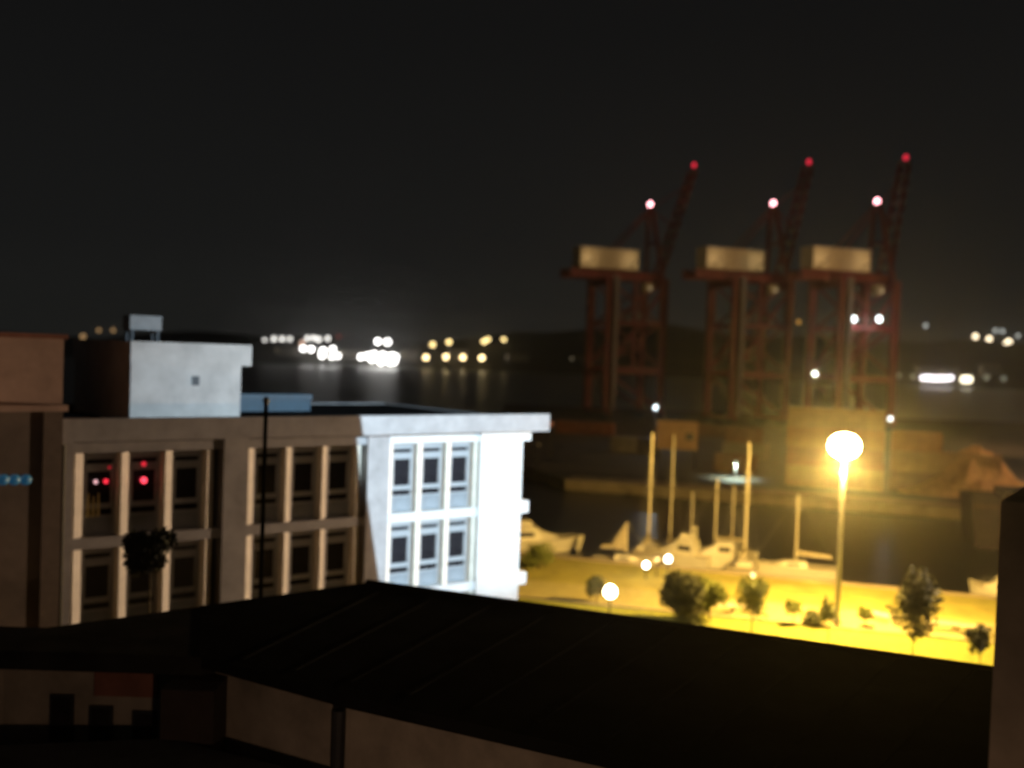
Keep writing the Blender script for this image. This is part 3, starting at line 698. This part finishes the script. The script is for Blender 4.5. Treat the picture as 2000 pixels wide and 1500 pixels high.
    B('tip_lamp', MB().ball((tipx + .2, 0, 70.6), .70, 10), emit('red_tip', (1, .03, .07), 1.1))
    for (uu, vv, r_, nm, cl, st) in extra:
        p = at(uu, vv, Y - 9); M = (Matrix.Translation(t.location) @ Matrix.Rotation(rz, 4, 'Z') @ Matrix.Diagonal((sc_ * .70, sc_, sc_, 1))).inverted()
        q = M @ p
        l_ = B('work_lamp', MB().ball(q, r_, 10), emit(nm, cl, st))
        MB().bar(q, (q.x, q.y, 38.2), .12).build('hanger', darkmetal, l_)
        if st > 2: point('work_light', q + Vector((0, -1.5, -1.2)), 500, cl, t, .3)
crane(0, 1270, 404, 278, [])
crane(1, 1510, 402, 269, [])
crane(2, 1713, 398, 260, [(1640, 625, .55, 'work_dim', (.85, .95, .95), .5), (1667, 623, .75, 'work_white', (.9, 1, 1), 5), (1717, 623, .75, 'work_white', (.9, 1, 1), 5)])

# terminal lamps on masts
def mast_lamp(label, u, v, Y, r, col, st, power, base_z=0, name='mast_lamp', grp='lamp masts on the pier'):
    P = at(u, v, Y); t = thing(name, label, 'lamp', (P.x, P.y, base_z), 0, grp); h = P.z - base_z
    MB().tube((0, 0, 0), (0, 0, h), .12, .08, 8).build('mast', darkmetal, t)
    MB().ball((0, 0, h), r, 10).build('lamp_head', emit('lamp_%s_%d' % ('%d%d%d' % tuple(int(c * 99) for c in col), int(st * 10)), col, st), t, True)
    if power: point('mast_light', (0, -r - .6, h + .1), power, col, t, .3)
    return t
mast_lamp('pale lamp mast just above the stilted cabin', 1280, 796, 185, .42, (.85, .95, 1), .9, 400)
mast_lamp('pale lamp mast between the middle and right cranes', 1591, 730, 215, .55, (.9, .95, .85), .9, 900)
mast_lamp('pale lamp mast at the foot of the right crane', 1738, 818, 190, .42, (.95, .95, .95), .95, 300)
mast_lamp('orange lamp left of the right crane', 1560, 629, 330, .7, (1, .5, .08), .55, 0)
mast_lamp('reddish lamp just right of the white parapet end', 1075, 828, 160, .45, (1, .4, .2), .12, 0)
t = mast_lamp('thin lamp post on the pier beside the white wall', 1052, 868, 150, .12, (1, .7, .3), .2, 0)
# sodium yard lamps out of sight beyond the right edge light the whole pier
for i, (x, y) in enumerate(((100, 128), (128, 190))):
    t = thing('yard_lamp', ['sodium yard lamp of the pier outside the right edge, nearer one', 'sodium yard lamp of the pier outside the right edge, farther one'][i], 'lamp', (x, y, 0), 0, 'yard lamps')
    MB().tube((0, 0, 0), (0, 0, 22), .2, .12, 8).build('mast', galv, t); MB().box(-.8, .8, -.3, .3, 22, 22.3).build('lamp_head', darkmetal, t)
    spot('yard_light', (-.5, 0, 21.6), ((-70, 35, 0), (-85, 60, 10))[i], 60000, (1, .50, .2), t, 85, .7, .3)

# ------------------------------------------------------------------ far shore: lamps and buildings
def shore(lights, label, group, col, st, r):
    ords = ['leftmost', 'second from the left', 'third from the left', 'fourth from the left', 'fourth from the right', 'third from the right', 'second from the right', 'rightmost']
    nl = len(lights); base_label = label
    for idx_, (u, v, k) in enumerate(sorted(lights)):
        if 1 < nl <= 8:
            od = 'left one' if nl == 2 and idx_ == 0 else 'right one' if nl == 2 else (ords[idx_] if idx_ < (nl + 1) // 2 else ords[8 - nl + idx_])
            label = base_label % od
        P = at(u, v, 1075); gz = max(.4, P.z - 9); Y = 1062 + max(0, gz - .5) * 230 / 38 if gz > 1 else 1064
        P = at(u, v, Y); gz = hill_z(P.x, P.y)
        t = thing('shore_lamp', label, 'lamp', (P.x, P.y, gz), 0, group)
        b = MB(); b.tube((0, 0, 0), (0, 0, max(.6, P.z - gz)), .25, .18, 6); b.build('post', darkmetal, t)
        rr = r * k * 1.25; b = MB(); b.ball((0, 0, P.z - gz), rr, 10); b.build('lamp_head', emit('shore_%s' % group.replace(' ', '_'), col, st), t, True)
shore([(517, 664, .7), (535, 662, 1), (551, 662, 1), (566, 662, .9), (600, 661, 1), (612, 660, 1), (622, 663, 1.15), (640, 661, 1)], '%s white lamp of the upper row on the far left shore', 'upper row of white shore lamps', (1, .97, .9), 2.4, 2.1)
shore([(592, 681, 1), (608, 682, 1), (631, 686, 1.2), (629, 694, 1.1), (650, 682, 1), (660, 695, .9), (648, 697, .8), (738, 667, 1.1), (757, 668, 1.2), (705, 697, 1), (718, 695, 1.1), (730, 692, 1.1), (738, 699, 1.2), (748, 694, 1.2), (757, 699, 1.2), (766, 696, 1.2), (773, 697, 1), (744, 706, 1.2), (762, 707, 1.1), (726, 702, 1), (770, 706, 1)], 'dazzling white lamp in the dense cluster at the far left waterfront', 'dense cluster of white shore lamps', (1, .98, .94), 7, 2.3)
shore([(845, 673, 1), (877, 668, 1), (945, 667, 1), (953, 663, .9), (984, 663, .85)], '%s golden lamp on the slope above the four waterfront lamps', 'golden lamps up the far slope', (1, .74, .30), 4.0, 2.2)
shore([(832, 698, 1), (871, 697, 1), (904, 698, 1), (941, 699, 1)], '%s of four warm lamps in a row on the far waterfront', 'row of four warm waterfront lamps', (1, .74, .36), 7, 2.1)
shore([(590, 670, 1)], 'single pinkish lamp left in the far shore cluster', 'pink shore lamp', (1, .62, .45), 1.1, 2.2)
shore([(662, 657, .8)], 'single dim red lamp on the far left shore skyline', 'red shore lamp', (1, .10, .06), .28, 2.0)
shore([(162, 657, 1), (193, 645, .8), (221, 645, .8)], '%s small orange lamp on the skyline between pink building and penthouse', 'orange lamps at the far left', (1, .60, .26), .55, 2.2)
shore([(1905, 657, 1.1), (1932, 662, 1.1), (1970, 668, 1.25), (1964, 672, .8)], '%s warm white lamp on the far right hillside', 'warm lamps on the right hillside', (1, .82, .55), 4, 2.4)
shore([(1944, 646, 1), (1958, 647, 1), (1808, 636, 1), (1988, 656, .9)], '%s pale grey lamp on the skyline right of the cranes', 'pale skyline lamps at the right', (.85, .9, .85), .75, 2.4)
shore([(1803, 738, 1), (1813, 738, 1.1), (1824, 739, 1.1), (1835, 739, 1.1), (1846, 739, 1.1), (1857, 738, 1)], '%s white lamp in the bright strip along the right waterfront', 'bright strip of right waterfront lamps', (1, .93, .95), 4, 2.3)
shore([(1883, 741, 1.2), (1892, 741, 1.2)], '%s of two cream lamps right of the bright waterfront strip', 'pair of cream waterfront lamps', (1, .9, .65), 4, 2.5)
shore([(1756, 733, .8), (1783, 735, .9), (1927, 737, 1), (1960, 739, 1)], '%s dim grey lamp beside the bright strip on the right waterfront', 'dim lamps of the right waterfront', (.7, .78, .62), .22, 2.3)
shore([(1967, 762, 1)], 'faint orange lamp low over the right waterfront', 'faint orange waterfront lamp', (1, .4, .2), .2, 2.6)
fb_m = mat('far_building_wall', (.22, .19, .15), .9, .2, .05); fr_m = mat('far_roof', (.10, .06, .04), .9)
lit = emit('lit_far_window', (1, .8, .5), .5)
far = [(560, 24, 9, 'long low shed under the upper row of white lamps'), (690, 30, 8, 'low shed left of the two high white lamps'), (800, 18, 11, 'house between the white cluster and the warm lamps'), (895, 22, 13, 'house above the row of four warm lamps'), (1010, 26, 9, 'low shed right of the warm lamps'), (1140, 30, 8, 'shed behind the legs of the left crane'), (1830, 44, 8, 'long shed behind the bright strip of right waterfront lamps'), (1930, 22, 12, 'house below the warm hillside lamps')]
for u, w, h, lab in far:
    P = at(u, 690, 1112); gz = hill_z(P.x, 1112)
    t = thing('shore_building', lab + ' on the far shore', 'building', (P.x, 1112, gz - 1.5), random.uniform(-.15, .15), 'buildings on the far shore')
    MB().box(-w / 2, w / 2, -5, 5, 0, h).build('wall', fb_m, t)
    MB().loft([[(-w / 2 - .4, -5.6, h), (-w / 2 - .4, 0, h + 2.4), (-w / 2 - .4, 5.6, h)], [(w / 2 + .4, -5.6, h), (w / 2 + .4, 0, h + 2.4), (w / 2 + .4, 5.6, h)]]).build('roof', fr_m, t)
    for k in range(int(w / 5)):
        MB().box(-w / 2 + 1.5 + k * 5, -w / 2 + 3 + k * 5, -5.05, -4.99, h * .5, h * .5 + 1.8).build('window', lit if (k * 7 + int(u)) % 5 == 0 else glass, t)

# unseen lamp added below the frame to brighten the courtyard walls
t = thing('courtyard_fill_lamp', 'unseen warm fill lamp added in the courtyard below the bottom edge', 'lamp', (-2.5, 12.5, 6.25))
MB().tube((0, 0, 0), (0, 0, 2.2), .06, .05, 8).build('post', darkmetal, t)
MB().lathe((0, 0, 2.2), [(.06, 0), (.22, .05), (.24, .12), (.05, .2)], 12).build('shade', darkmetal, t)
spot('courtyard_fill_light', (0, .1, 1.95), (-3, 12, .6), 520, (1, .62, .40), t, 120, .8, .1)

t = thing('corner_fill_lamp', 'small unseen fill lamp added below the bottom right corner of the picture', 'lamp', (3.0, 7.2, 0))  # added to lift the corner building out of black
MB().tube((0, 0, 0), (0, 0, 10.6), .07, .05, 8).build('post', darkmetal, t)
MB().lathe((0, 0, 10.6), [(.05, 0), (.2, .04), (.2, .1), (.05, .18)], 10).build('shade', darkmetal, t)
spot('corner_fill_light', (0, .12, 10.5), (2.6, 3.2, 12.6), 55, (1, .68, .45), t, 110, .8, .1)

# ------------------------------------------------------------------ night haze over the harbour
m = bpy.data.materials.new('night_haze'); m.use_nodes = True; n = m.node_tree.nodes; n.clear()
o_ = n.new('ShaderNodeOutputMaterial'); v = n.new('ShaderNodeVolumePrincipled'); v.inputs['Color'].default_value = (.9, .9, .9, 1)
v.inputs['Density'].default_value = HAZE; v.inputs['Anisotropy'].default_value = .93
m.node_tree.links.new(v.outputs[0], o_.inputs['Volume'])
if HAZE > 0:
    o = MB().box(-1300, 1500, -80, 1700, -8, 76).build('haze', m); o['kind'] = 'stuff'
